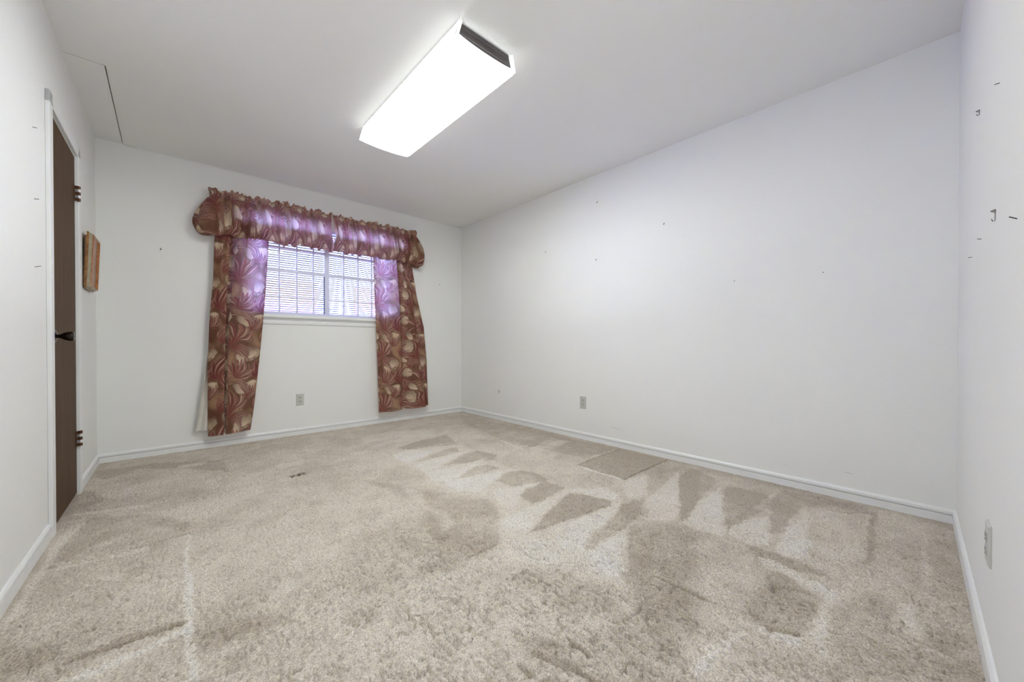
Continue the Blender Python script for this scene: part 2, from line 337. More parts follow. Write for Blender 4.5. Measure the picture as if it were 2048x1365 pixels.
 ([(-3.260,-2.369),(-3.150,-2.469),(-3.113,-2.551),(-3.228,-2.535)],-0.3,0.03),
 ([(-1.944,-1.691),(-1.750,-2.066),(-1.534,-2.504),(-1.590,-2.632),(-1.812,-2.897),(-1.951,-2.882),(-2.015,-2.713),(-1.857,-2.303)],-0.32,0.03),
 ([(-1.812,-2.009),(-1.748,-2.105),(-1.843,-2.316),(-1.805,-2.465),(-1.840,-2.613),(-1.914,-2.638),(-1.859,-2.416),(-1.869,-2.167)],0.32,0.02),
 ([(-2.164,-2.805),(-1.829,-2.882),(-1.848,-2.940),(-2.071,-2.935),(-2.181,-2.865)],-0.25,0.03),
 ([(-2.098,-3.336),(-2.022,-3.451),(-2.071,-3.505),(-2.134,-3.432)],-0.35,0.03),
 ([(-0.040,-1.435),(-0.576,-1.485),(-0.620,-1.841),(-0.098,-1.867)],-0.12,0.006),
 ([(-0.061,-2.420),(-0.637,-2.434),(-0.651,-2.821),(-0.033,-2.824)],-0.5,0.006),
 ([(-0.659,-2.451),(-0.657,-2.825),(-0.688,-2.831),(-0.690,-2.475)],0.8,0.004),  # highlight on the dent's front edge, painted as a light strip
 ([(-0.585,-1.495),(-0.627,-1.849),(-0.667,-1.869),(-0.623,-1.527)],0.5,0.004),  # same painted highlight for the farther dent
 ([(-0.136,-0.149),(-0.099,-1.251),(-0.059,-2.292),(-0.040,-2.382),(-0.474,-2.382),(-0.540,-1.928),(-0.573,-1.418),(-0.407,-0.614)],-0.25,0.02),
 ([(-0.090,-1.856),(-0.040,-2.382),(-0.625,-2.417),(-0.672,-2.202)],-0.15,0.02),
 ([(-0.040,-2.382),(-0.104,-3.097),(-0.281,-3.167),(-0.272,-2.993),(-0.628,-3.092),(-0.858,-3.123),(-0.487,-2.891)],-0.15,0.02),
 ([(-0.281,-3.032),(-0.111,-3.091),(-0.721,-3.339),(-0.934,-3.366),(-0.905,-3.314)],-0.28,0.012),
 ([(-1.538,-0.542),(-1.184,-0.481),(-0.845,-0.683),(-0.972,-0.965),(-1.273,-0.783),(-1.585,-0.752)],0.3,0.02),
 ([(-0.595,-1.878),(-0.187,-1.769),(-0.154,-1.970),(-0.562,-2.047)],0.3,0.02),
 ([(-0.273,-2.894),(-0.163,-2.968),(-0.246,-3.017),(-0.368,-2.953)],-0.2,0.02),
]
GROOVES = [
 ([(-0.009,-1.442),(-0.582,-1.479)],0.006,0.01),
 ([(-0.582,-1.479),(-0.627,-1.849)],0.005,0.006),
 ([(-0.627,-1.849),(-0.088,-1.858)],0.006,0.008),
 ([(-0.039,-2.418),(-0.297,-2.419),(-0.644,-2.432)],0.007,0.016),
 ([(-0.644,-2.432),(-0.653,-2.829)],0.006,0.012),
 ([(-0.653,-2.829),(-0.346,-2.828),(-0.020,-2.824)],0.007,0.014),
 ([(-3.261,-1.824),(-3.229,-1.838),(-3.082,-1.846),(-2.972,-1.844),(-2.827,-1.832)],0.007,0.012),
 ([(-3.111,-2.564),(-3.083,-2.558),(-3.004,-2.572),(-2.957,-2.570),(-2.866,-2.581)],0.007,0.012),
 ([(-2.283,-1.288),(-2.238,-1.270),(-2.200,-1.291)],0.01,0.012),
 ([(-1.958,-2.892),(-1.863,-2.888),(-1.791,-2.896)],0.006,0.01),
 ([(-1.507,-3.484),(-1.499,-3.644)],0.006,0.01),
 ([(-1.501,-3.552),(-1.497,-3.694)],0.007,0.01),
 ([(-1.223,-3.805),(-1.172,-3.941)],0.007,0.009),
 ([(-1.492,-3.858),(-1.458,-3.921)],0.008,0.012),
 ([(-1.454,-3.801),(-1.461,-3.836)],0.012,0.012),
 ([(-1.269,-3.815),(-1.225,-3.816)],0.012,0.012),
 ([(-1.216,-4.173),(-1.222,-4.227),(-1.241,-4.258)],0.008,0.01),
 ([(-0.236,-3.889),(-0.115,-3.999)],0.006,0.006),
 ([(-0.718,-4.101),(-0.718,-4.185),(-0.751,-4.286)],0.005,0.006),
 ([(-2.114,-3.426),(-2.074,-3.532),(-2.054,-3.628)],0.01,0.008),
 ([(-1.996,-3.456),(-2.002,-3.536)],0.008,0.008),
 ([(-2.171,-3.429),(-2.173,-3.471)],0.008,0.01),
]
STAIN = [(-2.268,-1.275),(-2.240,-1.282),(-2.212,-1.272)]


def smooth_noise(x, y, sx, sy, seed, ang=0.0):
    """tileless value noise, cubic-smoothed, cell sizes sx, sy in metres"""
    r = np.random.default_rng(seed); T = r.random((256, 256)).astype(np.float32)
    c, s = math.cos(ang), math.sin(ang)
    u = (x*c+y*s)/sx+1000; v = (-x*s+y*c)/sy+1000
    iu = np.floor(u).astype(int); iv = np.floor(v).astype(int); fu = u-iu; fv = v-iv
    fu = fu*fu*(3-2*fu); fv = fv*fv*(3-2*fv)
    a = T[iu & 255, iv & 255]; b_ = T[(iu+1) & 255, iv & 255]; c_ = T[iu & 255, (iv+1) & 255]; d_ = T[(iu+1) & 255, (iv+1) & 255]
    return (a*(1-fu)+b_*fu)*(1-fv)+(c_*(1-fu)+d_*fu)*fv
def seg_dist(x, y, p, q):
    dx, dy = q[0]-p[0], q[1]-p[1]; t_ = np.clip(((x-p[0])*dx+(y-p[1])*dy)/(dx*dx+dy*dy+1e-12), 0, 1)
    return np.hypot(x-p[0]-t_*dx, y-p[1]-t_*dy)
def poly_sd(x, y, P):
    d = np.full(x.shape, 1e9); ins = np.zeros(x.shape, bool)
    for i in range(len(P)):
        p, q = P[i], P[(i+1) % len(P)]
        d = np.minimum(d, seg_dist(x, y, p, q))
        c = (p[1] > y) != (q[1] > y)
        xi = (q[0]-p[0])*(y-p[1])/((q[1]-p[1]) if abs(q[1]-p[1]) > 1e-9 else 1e-9)+p[0]
        ins ^= c & (x < xi)
    return np.where(ins, d, -d)
def carpet():
    gx = np.concatenate([np.arange(-3.42, -1.25, .0034), np.arange(-1.25, .10, .0058)])
    gy = np.concatenate([np.arange(-4.42, -2.1, .0036), np.arange(-2.1, .09, .0066)])
    X, Y = np.meshgrid(gx, gy, indexing='ij'); n0, n1 = X.shape
    x = X.ravel(); y = Y.ravel()
    # clumped tufts: ridged noise stretched along the room (y), as in the photo's combed pile
    wx = x+.010*(smooth_noise(x, y, .03, .03, 1)-.5); wy = y+.010*(smooth_noise(x, y, .03, .03, 2)-.5)
    a1 = smooth_noise(wx, wy, .011, .042, 3, .04); a2 = smooth_noise(wx, wy, .009, .013, 4, -.15); a3 = smooth_noise(x, y, .0050, .0060, 5); a4 = smooth_noise(x, y, .0075, .0085, 13)
    amp = smooth_noise(x, y, .30, .40, 6); amp2 = smooth_noise(x, y, .05, .07, 7)
    # deeper combed crevices between the tufts in the middle of the room
    mid = np.exp(-(((x+2.05)/.75)**2+((y+3.25)/.60)**2))
    cre = np.clip(1-np.abs(a1-.5)/.12, 0, 1)*np.clip((amp2-.22)*3, 0, 1)*np.clip((a2-.15)*3, 0, 1)
    pit = np.clip((.33-a2*.6-.4*a4)*7, 0, 1)
    h = -.026*cre*(.16+.25*amp+1.0*mid)-.017*pit*(.40+.6*amp)+.0042*(a3-.5)+.0025*(a2-.5)
    h += .005*(smooth_noise(x, y, .09, .12, 8)-.5)
    nap = .44+.16*(smooth_noise(x, y, .35, .30, 9)-.5)+.14*(smooth_noise(x, y, .10, .08, 10, .5)-.5)+.10*(smooth_noise(x, y, .035, .03, 12)-.5)
    jx = x+.014*(smooth_noise(x, y, .06, .06, 21)-.5)+.016*(smooth_noise(x, y, .012, .012, 22)-.5)
    jy = y+.014*(smooth_noise(x, y, .06, .06, 23)-.5)+.016*(smooth_noise(x, y, .012, .012, 24)-.5)
    for P, v, s in NAP:
        P = np.array(P); m_ = .08
        k = np.where((x > P[:, 0].min()-m_) & (x < P[:, 0].max()+m_) & (y > P[:, 1].min()-m_) & (y < P[:, 1].max()+m_))[0]
        if len(k) == 0: continue
        sd = poly_sd(jx[k], jy[k], P); t_ = np.clip((sd+s)/(2*s), 0, 1); t_ = t_*t_*(3-2*t_)
        nap[k] += t_*v*NAPK
        h[k] += t_*v*.0015
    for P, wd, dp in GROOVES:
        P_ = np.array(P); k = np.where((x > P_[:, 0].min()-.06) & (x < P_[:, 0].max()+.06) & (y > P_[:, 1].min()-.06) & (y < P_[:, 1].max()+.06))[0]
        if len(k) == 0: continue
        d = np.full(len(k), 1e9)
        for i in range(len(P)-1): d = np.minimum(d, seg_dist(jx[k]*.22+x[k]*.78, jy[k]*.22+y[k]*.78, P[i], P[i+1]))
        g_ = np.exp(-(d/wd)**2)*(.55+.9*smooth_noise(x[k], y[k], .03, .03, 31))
        h[k] -= dp*1.25*g_; nap[k] -= .30*np.clip(g_, 0, 1)  # sinks the groove and paints its shade into the nap colour
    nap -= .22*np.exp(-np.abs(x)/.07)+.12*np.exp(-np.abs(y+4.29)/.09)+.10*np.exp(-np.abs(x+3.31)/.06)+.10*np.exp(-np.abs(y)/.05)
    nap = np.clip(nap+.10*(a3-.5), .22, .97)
    # the small dark stain below the window
    d = np.full(x.shape, 1e9)
    for i in range(len(STAIN)-1): d = np.minimum(d, seg_dist(jx, jy, STAIN[i], STAIN[i+1]))
    g_ = np.exp(-(d/.022)**2); nap -= .60*g_*np.clip(.2+1.3*smooth_noise(x, y, .014, .010, 41), 0, 1); h -= .004*g_
    nap = np.clip(nap, 0, .97)
    ed_ = np.clip(np.minimum(np.minimum(-x, -y), x+3.30)/.05, .25, 1); h = h*ed_
    co = np.stack([x, y, h], 1).astype(np.float32)
    idx = np.arange(n0*n1).reshape(n0, n1)
    f = np.stack([idx[:-1, :-1], idx[1:, :-1], idx[1:, 1:], idx[:-1, 1:]], -1).reshape(-1, 4)
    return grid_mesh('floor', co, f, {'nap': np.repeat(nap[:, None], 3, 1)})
def grid_mesh(name, co, f, cols):
    me = bpy.data.meshes.new(name)
    me.vertices.add(len(co)); me.vertices.foreach_set('co', np.ascontiguousarray(co, np.float32).ravel())
    nf = len(f); me.loops.add(nf*4); me.loops.foreach_set('vertex_index', np.ascontiguousarray(f, np.int32).ravel())
    me.polygons.add(nf); me.polygons.foreach_set('loop_start', np.arange(0, nf*4, 4, dtype=np.int32))
    me.polygons.foreach_set('loop_total', np.full(nf, 4, np.int32))
    me.polygons.foreach_set('use_smooth', np.ones(nf, bool))
    for k, c in cols.items():
        at = me.color_attributes.new(name=k, type='FLOAT_COLOR', domain='POINT')
        at.data.foreach_set('color', np.concatenate([c, np.ones((len(c), 1))], 1).astype(np.float32).ravel())
    me.update(calc_edges=True); me.validate(); return me
NAPK = .46
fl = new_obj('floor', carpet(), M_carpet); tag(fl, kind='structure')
obj('subfloor', bbox(-3.6, .16, -4.55, .16, -.09, -.035, bev=0), M_door, fl)

# ------------------------------------------------------------------ windows
WZ0, WZ1 = 1.18, 2.07
def window(name, x0, x1, muntins, inner_left, inner_right):
    e = empty(name, ((x0+x1)/2, 0, WZ0)); tag(e, kind='structure'); ox, oz = (x0+x1)/2, WZ0
    def L(*b): return (b[0]-ox, b[1]-ox, b[2], b[3], b[4]-oz, b[5]-oz)
    il, ir = inner_left, inner_right
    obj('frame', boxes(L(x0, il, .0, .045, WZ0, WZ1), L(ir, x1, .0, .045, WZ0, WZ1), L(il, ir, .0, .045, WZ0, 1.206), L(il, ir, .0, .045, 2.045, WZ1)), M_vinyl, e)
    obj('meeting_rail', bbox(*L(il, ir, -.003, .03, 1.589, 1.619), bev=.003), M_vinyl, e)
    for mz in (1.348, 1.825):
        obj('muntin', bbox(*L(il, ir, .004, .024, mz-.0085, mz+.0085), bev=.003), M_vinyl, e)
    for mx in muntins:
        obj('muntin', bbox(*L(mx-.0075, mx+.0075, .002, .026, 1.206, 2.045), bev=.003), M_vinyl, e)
    for a_, b_ in ((1.206, 1.600), (1.606, 2.045)):
        obj('pane', boxes(L(il, ir, .030, .034, a_, b_)), M_glass, e)
    obj('gasket', boxes(L(ir-.005, ir, -.001, .028, 1.206, 1.589)), M_dark, e)
    return e
window('window_1', -2.38, -1.672, (-2.25, -2.10, -1.95, -1.80), -2.36, -1.697)
window('window_2', -1.672, -.94, (-1.505, -1.355, -1.205, -1.055), -1.650, -.96)
sl = empty('trim_2', (-1.66, 0, 1.18)); tag(sl, kind='structure')
st_prof = [(0.0, .0), (-.045, -.002), (-.050, -.010), (-.050, -.026), (-.045, -.033), (-.018, -.036), (0, -.036)]
o = obj('window_sill', extrude_profile(st_prof, 1.62), M_trim, sl); o.location = (-.81, 0, 0)
apr = [(0, -.036), (-.016, -.036), (-.018, -.050), (-.012, -.056), (-.012, -.062), (-.017, -.068), (-.014, -.090), (0, -.094)]
o = obj('apron', extrude_profile(apr, 1.54), M_trim, sl); o.location = (-.77, 0, 0)

# slatted blind on the far side of the glass, one for each window
def blind(x0, x1, label):
    e = empty('venetian_blind', ((x0+x1)/2, .068, 1.2)); tag(e, label, 'blind', 'slatted blinds behind the window panes')
    wd = x1-x0; bm = bmesh.new()
    n_ = 6; up = []
    for k in range(n_+1):
        yy = -.0125+.025*k/n_; zz = .0016*math.cos(math.pi*(k/n_-.5))
        up.append((yy, zz))
    pr = up+[(y_, z_-.0006) for y_, z_ in up[::-1]]
    sm = extrude_profile(pr, wd); bmesh.ops.translate(sm, verts=sm.verts, vec=(-wd/2, 0, 0))
    SL = -18; first = obj('slat', sm, M_slat, e); first.location = (0, 0, .022); first.rotation_euler = (math.radians(SL), 0, 0)
    k = 1
    while .022+k*.0215 < .845:
        o_ = first.copy(); COL.objects.link(o_); o_.parent = e; o_.location = (0, 0, .022+k*.0215); o_.rotation_euler = (math.radians(SL+random.uniform(-1, 1)), 0, 0); k += 1
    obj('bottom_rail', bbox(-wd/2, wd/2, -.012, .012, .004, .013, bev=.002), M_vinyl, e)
    for cx_ in (-wd*.27, wd*.27):
        bm = bmesh.new(); tube(bm, [(cx_, -.0135, .01), (cx_, -.0135, .85)], .0011, 6); obj('ladder_cord', bm, M_slat, e)
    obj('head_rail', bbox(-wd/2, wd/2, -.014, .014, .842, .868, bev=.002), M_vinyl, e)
blind(-2.375, -1.677, 'thin horizontal slatted blind behind the left window pane')
blind(-1.667, -.945, 'thin horizontal slatted blind behind the right window pane')

# ------------------------------------------------------------------ outside
tag(obj('lawn', bbox(-9, 9, .3, 12, -.62, -.42, bev=0), M_grass), kind='structure')
nh = empty('neighbour_house', (-.6, 3.2, -.42)); tag(nh, 'pale house with brick piers close outside, seen through the blinds', 'house')
def NB(*b): return (b[0]+.6, b[1]+.6, b[2]-3.2, b[3]-3.2, b[4]+.42, b[5]+.42)
obj('wall', boxes(NB(-5, 5, 3.25, 3.4, -.42, 2.75)), M_siding, nh)
bp_ = obj('brick_pier', boxes(NB(-1.95, -.95, 3.05, 3.25, -.42, 1.98)), M_brick, nh)
bp2 = obj('brick_pier', boxes(NB(-.25, .35, 3.05, 3.25, -.42, 1.98)), M_brick, nh)
obj('eave', boxes(NB(-5, 5, 2.75, 3.4, 2.75, 2.9)), M_siding, nh)
def shrub(x_, y_, r_, h_, label):
    e = empty('shrub', (x_, y_, -.42)); tag(e, label, 'shrub')
    bm = bmesh.new()
    for k in range(700):
        a_ = random.random()*6.283; q = random.random()**.5; zz = random.random()
        rr = r_*math.sqrt(max(0.05, 1-(2*zz-1)**2))*q; c_ = Vector((rr*math.cos(a_), rr*math.sin(a_), .12+zz*h_))
        u = Vector((random.uniform(-1, 1), random.uniform(-1, 1), random.uniform(-.3, 1))).normalized(); v = u.cross(Vector((0, 0, 1))).normalized()
        q4 = [bm.verts.new(c_+p_) for p_ in (-u*.05, v*.022, u*.05, -v*.022)]; bm.faces.new(q4)
    lf = obj('foliage', bm, M_leaf, e); lf['kind'] = 'stuff'
    bm = bmesh.new()
    for k in range(6):
        a_ = k*1.05; tube(bm, [(0, 0, 0), (.3*r_*math.cos(a_), .3*r_*math.sin(a_), .4*h_), (.6*r_*math.cos(a_), .6*r_*math.sin(a_), .8*h_)], [.015, .01, .004], 5)
    obj('stem', bm, M_door, e)
shrub(-.95, 2.55, .38, 1.85, 'green shrub behind the right part of the left window')
shrub(-.30, 2.6, .34, 1.75, 'green shrub behind the left part of the right window')

# ------------------------------------------------------------------ printed cloth
def lin(c): 
    c = np.array(c)/255.; return np.where(c <= .04045, c/12.92, ((c+.055)/1.055)**2.4)
TW, THT = .46, .60
MOT = [  # (cx, cy, direction deg, half-angle deg, length, curl)
 (.13, .02, 78, 84, .29, 1.2), (.37, .31, 108, 84, .31, -1.3), (.14, .33, 48, 60, .22, 1.7),
 (.40, .02, 58, 66, .23, -1.5), (.13, .02, -30, 42, .21, .9), (.37, .31, -40, 46, .21, -1.0), (.25, .52, 100, 70, .20, 1.6), (.02, .46, 60, 60, .17, -1.4), (.26, .20, 80, 52, .15, 1.8)]
OVL = [(.04, .25, .078, .060, 70), (.26, .14, .060, .050, 200), (.27, .45, .084, .062, 95), (.44, .19, .062, .048, 30), (.07, .55, .060, .052, 240), (.20, .28, .050, .042, 180), (.43, .53, .056, .046, 150), (.30, .57, .045, .036, 90)]
def pattern(U, V):
    U = U.ravel(); V = V.ravel()
    w1 = smooth_noise(U, V, .07, .07, 55)-.5; w2 = smooth_noise(U, V, .06, .06, 56)-.5
    Uw = U+.012*np.sin(V*21)+.030*w1; Vw = V+.010*np.sin(U*27)+.030*w2
    brown = lin((116, 76, 50)); tan = lin((182, 142, 106)); marb = lin((88, 50, 36)); cream = lin((228, 205, 176)); burg = lin((112, 42, 44)); rust = lin((146, 74, 50)); mauve = lin((132, 72, 74)); dark = lin((58, 26, 24)); gray = lin((138, 128, 110))
    n1 = smooth_noise(U, V, .07, .08, 51); n2 = smooth_noise(U, V, .022, .035, 52)
    n3 = smooth_noise(Uw, Vw, .045, .11, 57, .5)
    k = np.clip(n1*.6+n2*.2+n3*.5-.25, 0, 1)[:, None]
    col = marb*(1-k)+brown*k
    k2 = np.clip((n3*.6+n1*.5-.50)*2.6, 0, 1)[:, None]; col = col*(1-k2)+tan*.9*k2
    bd = .5+.5*np.sin((n3*1.0+n1*.6)*34); bd = np.clip((bd-.80)*5, 0, 1)[:, None]*.35; col = col*(1-bd)+burg*bd
    def rel(cx_, cy_):
        return (Uw-cx_+TW/2) % TW-TW/2, (Vw-cy_+THT/2) % THT-THT/2
    def oval(ox_, oy_, ra, rb, an, halo_=.7):
        nonlocal col
        du, dv = rel(ox_, oy_); c, s = math.cos(math.radians(an)), math.sin(math.radians(an))
        p = (du*c+dv*s)/ra; q = (-du*s+dv*c)/rb
        rr = np.sqrt(p*p+q*q)*(1+.10*np.sin(3*np.arctan2(q, p)+ox_*40)+.04*np.sin(11*np.arctan2(q, p)))
        halo = np.clip((1.45-rr)*2.5, 0, 1)[:, None]*halo_; col = col*(1-halo)+(brown*.75)*halo
        m_ = np.clip((1.0-rr)*11, 0, 1)[:, None]
        sh = np.clip(.45+.65*p+.2*q, 0, 1)[:, None]; c_ = cream*(1-sh)+(gray*.55+tan*.45)*sh
        c_ = c_*(1-.35*np.clip((rr-.72)*3.5, 0, 1)[:, None])
        col = col*(1-m_)+c_*m_
    def fan(cx_, cy_, dr, ha, ln, curl, seed):
        nonlocal col
        du, dv = rel(cx_, cy_); r_ = np.hypot(du, dv)+1e-6; rn = r_/ln
        th = np.arctan2(dv, du)-math.radians(dr); th = (th+math.pi) % (2*math.pi)-math.pi
        t_ = th/math.radians(ha)+curl*.42*rn**1.7
        lobes = 4.2
        fr = t_*lobes+seed*.37; cell = np.floor(fr); f_ = fr-cell            # one feather stroke per cell
        h1 = np.abs(np.sin(cell*12.9898+seed*4.1)*43758.5) % 1; h2 = np.abs(np.sin(cell*78.233+seed*9.7)*12543.1) % 1
        tip = (.62+.42*h1)*(1-.30*np.clip(t_, -1, 1)**2)
        skew = f_-.5-.12*np.sin(rn*5+h2*6)
        edge = tip*(1-.9*np.abs(f_-.5)**1.6)
        m_ = np.clip((edge-rn)/.03, 0, 1)*np.clip((1.02-np.abs(t_-curl*.2*rn))/.08, 0, 1)
        tone = h2[:, None]
        base = burg*(1-tone)+(rust*.6+mauve*.4)*tone
        g1 = np.clip(1-np.abs(f_-.5)*2, 0, 1)[:, None]; base = base*(.62+.60*g1)
        ld = np.exp(-((f_-.02)/.07)**2)+np.exp(-((f_-.98)/.07)**2); ld = ld[:, None]*.75; base = base*(1-ld)+dark*ld
        # thin cream slivers that taper at both ends, one or two to a stroke
        tp = np.clip(np.sin(np.clip((rn-.12)/(tip-.12), 0, 1)*math.pi), 0, 1)
        wd_ = (.045+.085*h1)*tp
        s1 = np.clip((wd_-np.abs(skew-.10))/.05, 0, 1); s2 = np.clip((wd_*.55*(h2 > .35)-np.abs(skew+.24))/.05, 0, 1)
        s3 = np.clip((.030*tp-np.abs(skew-.33))/.05, 0, 1)*.6
        lw = np.clip(s1*.95+s2*.85+s3, 0, 1)[:, None]; base = base*(1-lw)+cream*lw
        ed = np.clip(1-np.abs(edge-rn-.02)/.018, 0, 1)[:, None]*.5; base = base*(1-ed)+cream*ed*.8+base*0
        col = col*(1-m_[:, None])+base*m_[:, None]
    for i in range(max(len(MOT), len(OVL))):
        if i < len(OVL): oval(*OVL[i])
        if i < len(MOT): fan(*MOT[i], i+1)
    oval(*OVL[0][:2], .048, .036, 70, .3); oval(*OVL[2][:2], .052, .038, 95, .3); oval(*OVL[5], .3)
    return np.clip(col*1.14, 0, .9)
def cr(P, t_):
    """catmull-rom through rows of P (n, k, dims) at parameters t_ in [0,1] -> arrays"""
    n_ = P.shape[0]-1; s = np.clip(t_*n_, 0, n_-1e-6); i = s.astype(int); f = (s-i)
    g_ = lambda j: P[np.clip(j, 0, n_)]
    f = f.reshape((-1,)+(1,)*(P.ndim-1)); p0, p1, p2, p3 = g_(i-1), g_(i), g_(i+1), g_(i+2)
    m1 = (p2-p0)*.42; m2 = (p3-p1)*.42
    return (2*f**3-3*f**2+1)*p1+(f**3-2*f**2+f)*m1+(-2*f**3+3*f**2)*p2+(f**3-f**2)*m2
def sheet(name, Xa, Ya, Za, U, V, mat, parent, base, color=True):
    n0, n1 = Xa.shape; co = np.stack([Xa.ravel()-base[0], Ya.ravel()-base[1], Za.ravel()-base[2]], 1)
    idx = np.arange(n0*n1).reshape(n0, n1)
    f = np.stack([idx[:-1, :-1], idx[1:, :-1], idx[1:, 1:], idx[:-1, 1:]], -1).reshape(-1, 4)
    me = grid_mesh(name, co, f, {'print': sum(pattern(U+du_, V+dv_) for du_, dv_ in ((-.0009, -.0004), (.0004, -.0009), (.0009, .0004), (-.0004, .0009)))/4} if color else {})
    return new_obj(name, me, mat, parent)
def panel(keys, zs_key, zbot, fine_seed, u0, nu=None, v_off=0.0, gather=1.0):
    """keys: list over heights (top to bottom) of lists of (x, y) plan points; zs_key their heights"""
    K = np.array(keys, float); K[..., 1] *= .86                                   # (heights, pts, 2)
    zs = np.arange(zs_key[0], zbot-.001, -.0030); nz = len(zs)
    Kz = np.stack([[np.interp(-zs, -np.array(zs_key), K[:, j, d_]) for d_ in range(2)] for j in range(K.shape[1])], 0)  # (pts,2,nz)
    mid = Kz[:, :, nz//2]; L = np.hypot(*(np.diff(mid, axis=0)).T).sum()
    nu = int(L*1.25/.0028); t_ = np.linspace(0, 1, nu)
    P = cr(Kz, t_)                                       # (nu, 2, nz)
    X = P[:, 0, :]; Y = P[:, 1, :]; Z = np.repeat(zs[None], nu, 0)
    # arc length gives the cloth's own coordinate
    arc = np.concatenate([[0], np.cumsum(np.hypot(np.diff(X[:, nz//2]), np.diff(Y[:, nz//2])))])
    tt = np.repeat(t_[:, None], nz, 1)
    k = np.exp(-(zs[0]-Z)/.30)*gather
    arcN = np.repeat(arc[:, None], nz, 1)
    Y = Y+k*.006*np.sin(arcN*2*math.pi/.045+2*np.sin(tt*9))+.0035*np.sin(arcN*2*math.pi/.13+1.0+Z*1.7)
    Y = Y+.003*(smooth_noise(arcN, Z, .05, .22, fine_seed)-.5)+.002*(smooth_noise(arcN, Z, .02, .03, fine_seed+1)-.5)
    return X, Y, Z, u0+arcN, Z+v_off, arc
# left panel -----------------------------------------------------
ZK = [1.90, 1.45, 1.10, .70, .30, .10]
xL = [-2.592, -2.606, -2.632, -2.646, -2.647, -2.646]; xF = [-2.480, -2.507, -2.522, -2.531, -2.537, -2.541]; xR = [-2.196, -2.222, -2.249, -2.284, -2.325, -2.352]
keys = []
for i in range(6):
    a_, f_, r_ = xL[i], xF[i], xR[i]; w_ = (.046, .036, .024, .019, .017, .015)[i]; w2 = r_-f_-w_
    keys.append([(a_+.03, -.045), (a_+.002, -.058), (a_, -.085), (a_+.02, -.108), ((a_+f_)/2, -.122), (f_-.012, -.116), (f_-.001, -.100), (f_+.001, -.045), (f_+w_*.5, -.016),
                 (f_+w_-.001, -.045), (f_+w_, -.096), (f_+w_+w2*.12, -.108), (f_+w_+w2*.38, -.104), (f_+w_+w2*.62, -.112), (f_+w_+w2*.88, -.108), (r_-.003, -.100), (r_, -.080), (r_-.02, -.068)])
cp = empty('curtain_panel', (-2.45, -.09, .1)); base = (-2.45, -.09, .1)
tag(cp, 'long feather-print curtain panel left of the window with pale lining at its edge', 'curtain', 'marbled feather-print window curtains')
X, Y, Z, U, V, arc = panel(keys, ZK, .118, 61, 0.0, v_off=.03)
Z = Z+.0 ; hem = .012*np.sin(U*14)*np.clip((.3-Z)/.2, 0, 1); Z = Z+hem*.6
Z = np.where(U < arc[-1]*.40, Z-.012*np.clip((.4-Z)/.3, 0, 1), Z)
sheet('front_cloth', X, Y, Z, U, V, M_print, cp, base)
# lining (white backing that swings out past the outer edge)
zs = np.arange(1.75, .155, -.01); q = np.clip((1.25-zs)/1.1, 0, 1)
kx = []
nl = 60; tt = np.linspace(0, 1, nl)
Xl = (-2.60-.128*q**1.1)[None, :]*(1-tt[:, None])+(-2.53)*tt[:, None]
Yl = -.040-.016*np.sin(tt[:, None]*15+1+q[None]*2)*(q[None]*.9+.2)-.018*(1-tt[:, None])*q[None]
Zl = np.repeat(zs[None], nl, 0)+.012*tt[:, None]*0
ll = sheet('lining', Xl, Yl, Zl, Xl, Zl, M_lin, cp, base, False); ll['label'] = 'plain off-white lining'
# right panel ----------------------------------------------------
xL = [-1.226, -1.210, -1.192, -1.176, -1.163, -1.156]; xR = [-.770, -.690, -.600, -.562, -.550, -.545]
xA = [-.955, -.925, -.908, -.898, -.893, -.890]; xB = [-.835, -.765, -.715, -.672, -.612, -.585]
keys = []
for i in range(6):
    l_, a_, b_, r_ = xL[i], xA[i], xB[i], xR[i]; d1 = (.045, .04, .034, .028, .022, .016)[i]
    w1 = a_-l_; w2 = b_-a_; w3 = r_-b_
    keys.append([(l_+.02, -.060), (l_, -.085), (l_+.012, -.104), (l_+w1*.3, -.112), (l_+w1*.62, -.106), (a_-.02, -.116), (a_-.002, -.108), (a_+.002, -.108+d1), (a_+.012, -.100+d1*.6), (a_+.024, -.110),
                 (a_+w2*.5, -.122), (b_-.012, -.124), (b_, -.112), (b_-.001, -.075), (b_+.010, -.055), (b_+.018, -.080), (b_+w3*.45, -.108), (r_-w3*.2, -.104), (r_, -.085), (r_-.015, -.055)])
cp2 = empty('curtain_panel', (-.88, -.09, .1)); base = (-.88, -.09, .1)
tag(cp2, 'long feather-print curtain panel on the right of the window, near the room corner', 'curtain', 'marbled feather-print window curtains')
X, Y, Z, U, V, arc = panel(keys, ZK, .125, 71, 1.21, v_off=.17)
Z = Z+(.030*np.clip((U-1.21)/arc[-1], 0, 1)+.008*np.sin(U*21))*np.clip((.35-Z)/.25, 0, 1)
sheet('front_cloth', X, Y, Z, U, V, M_print, cp2, base)

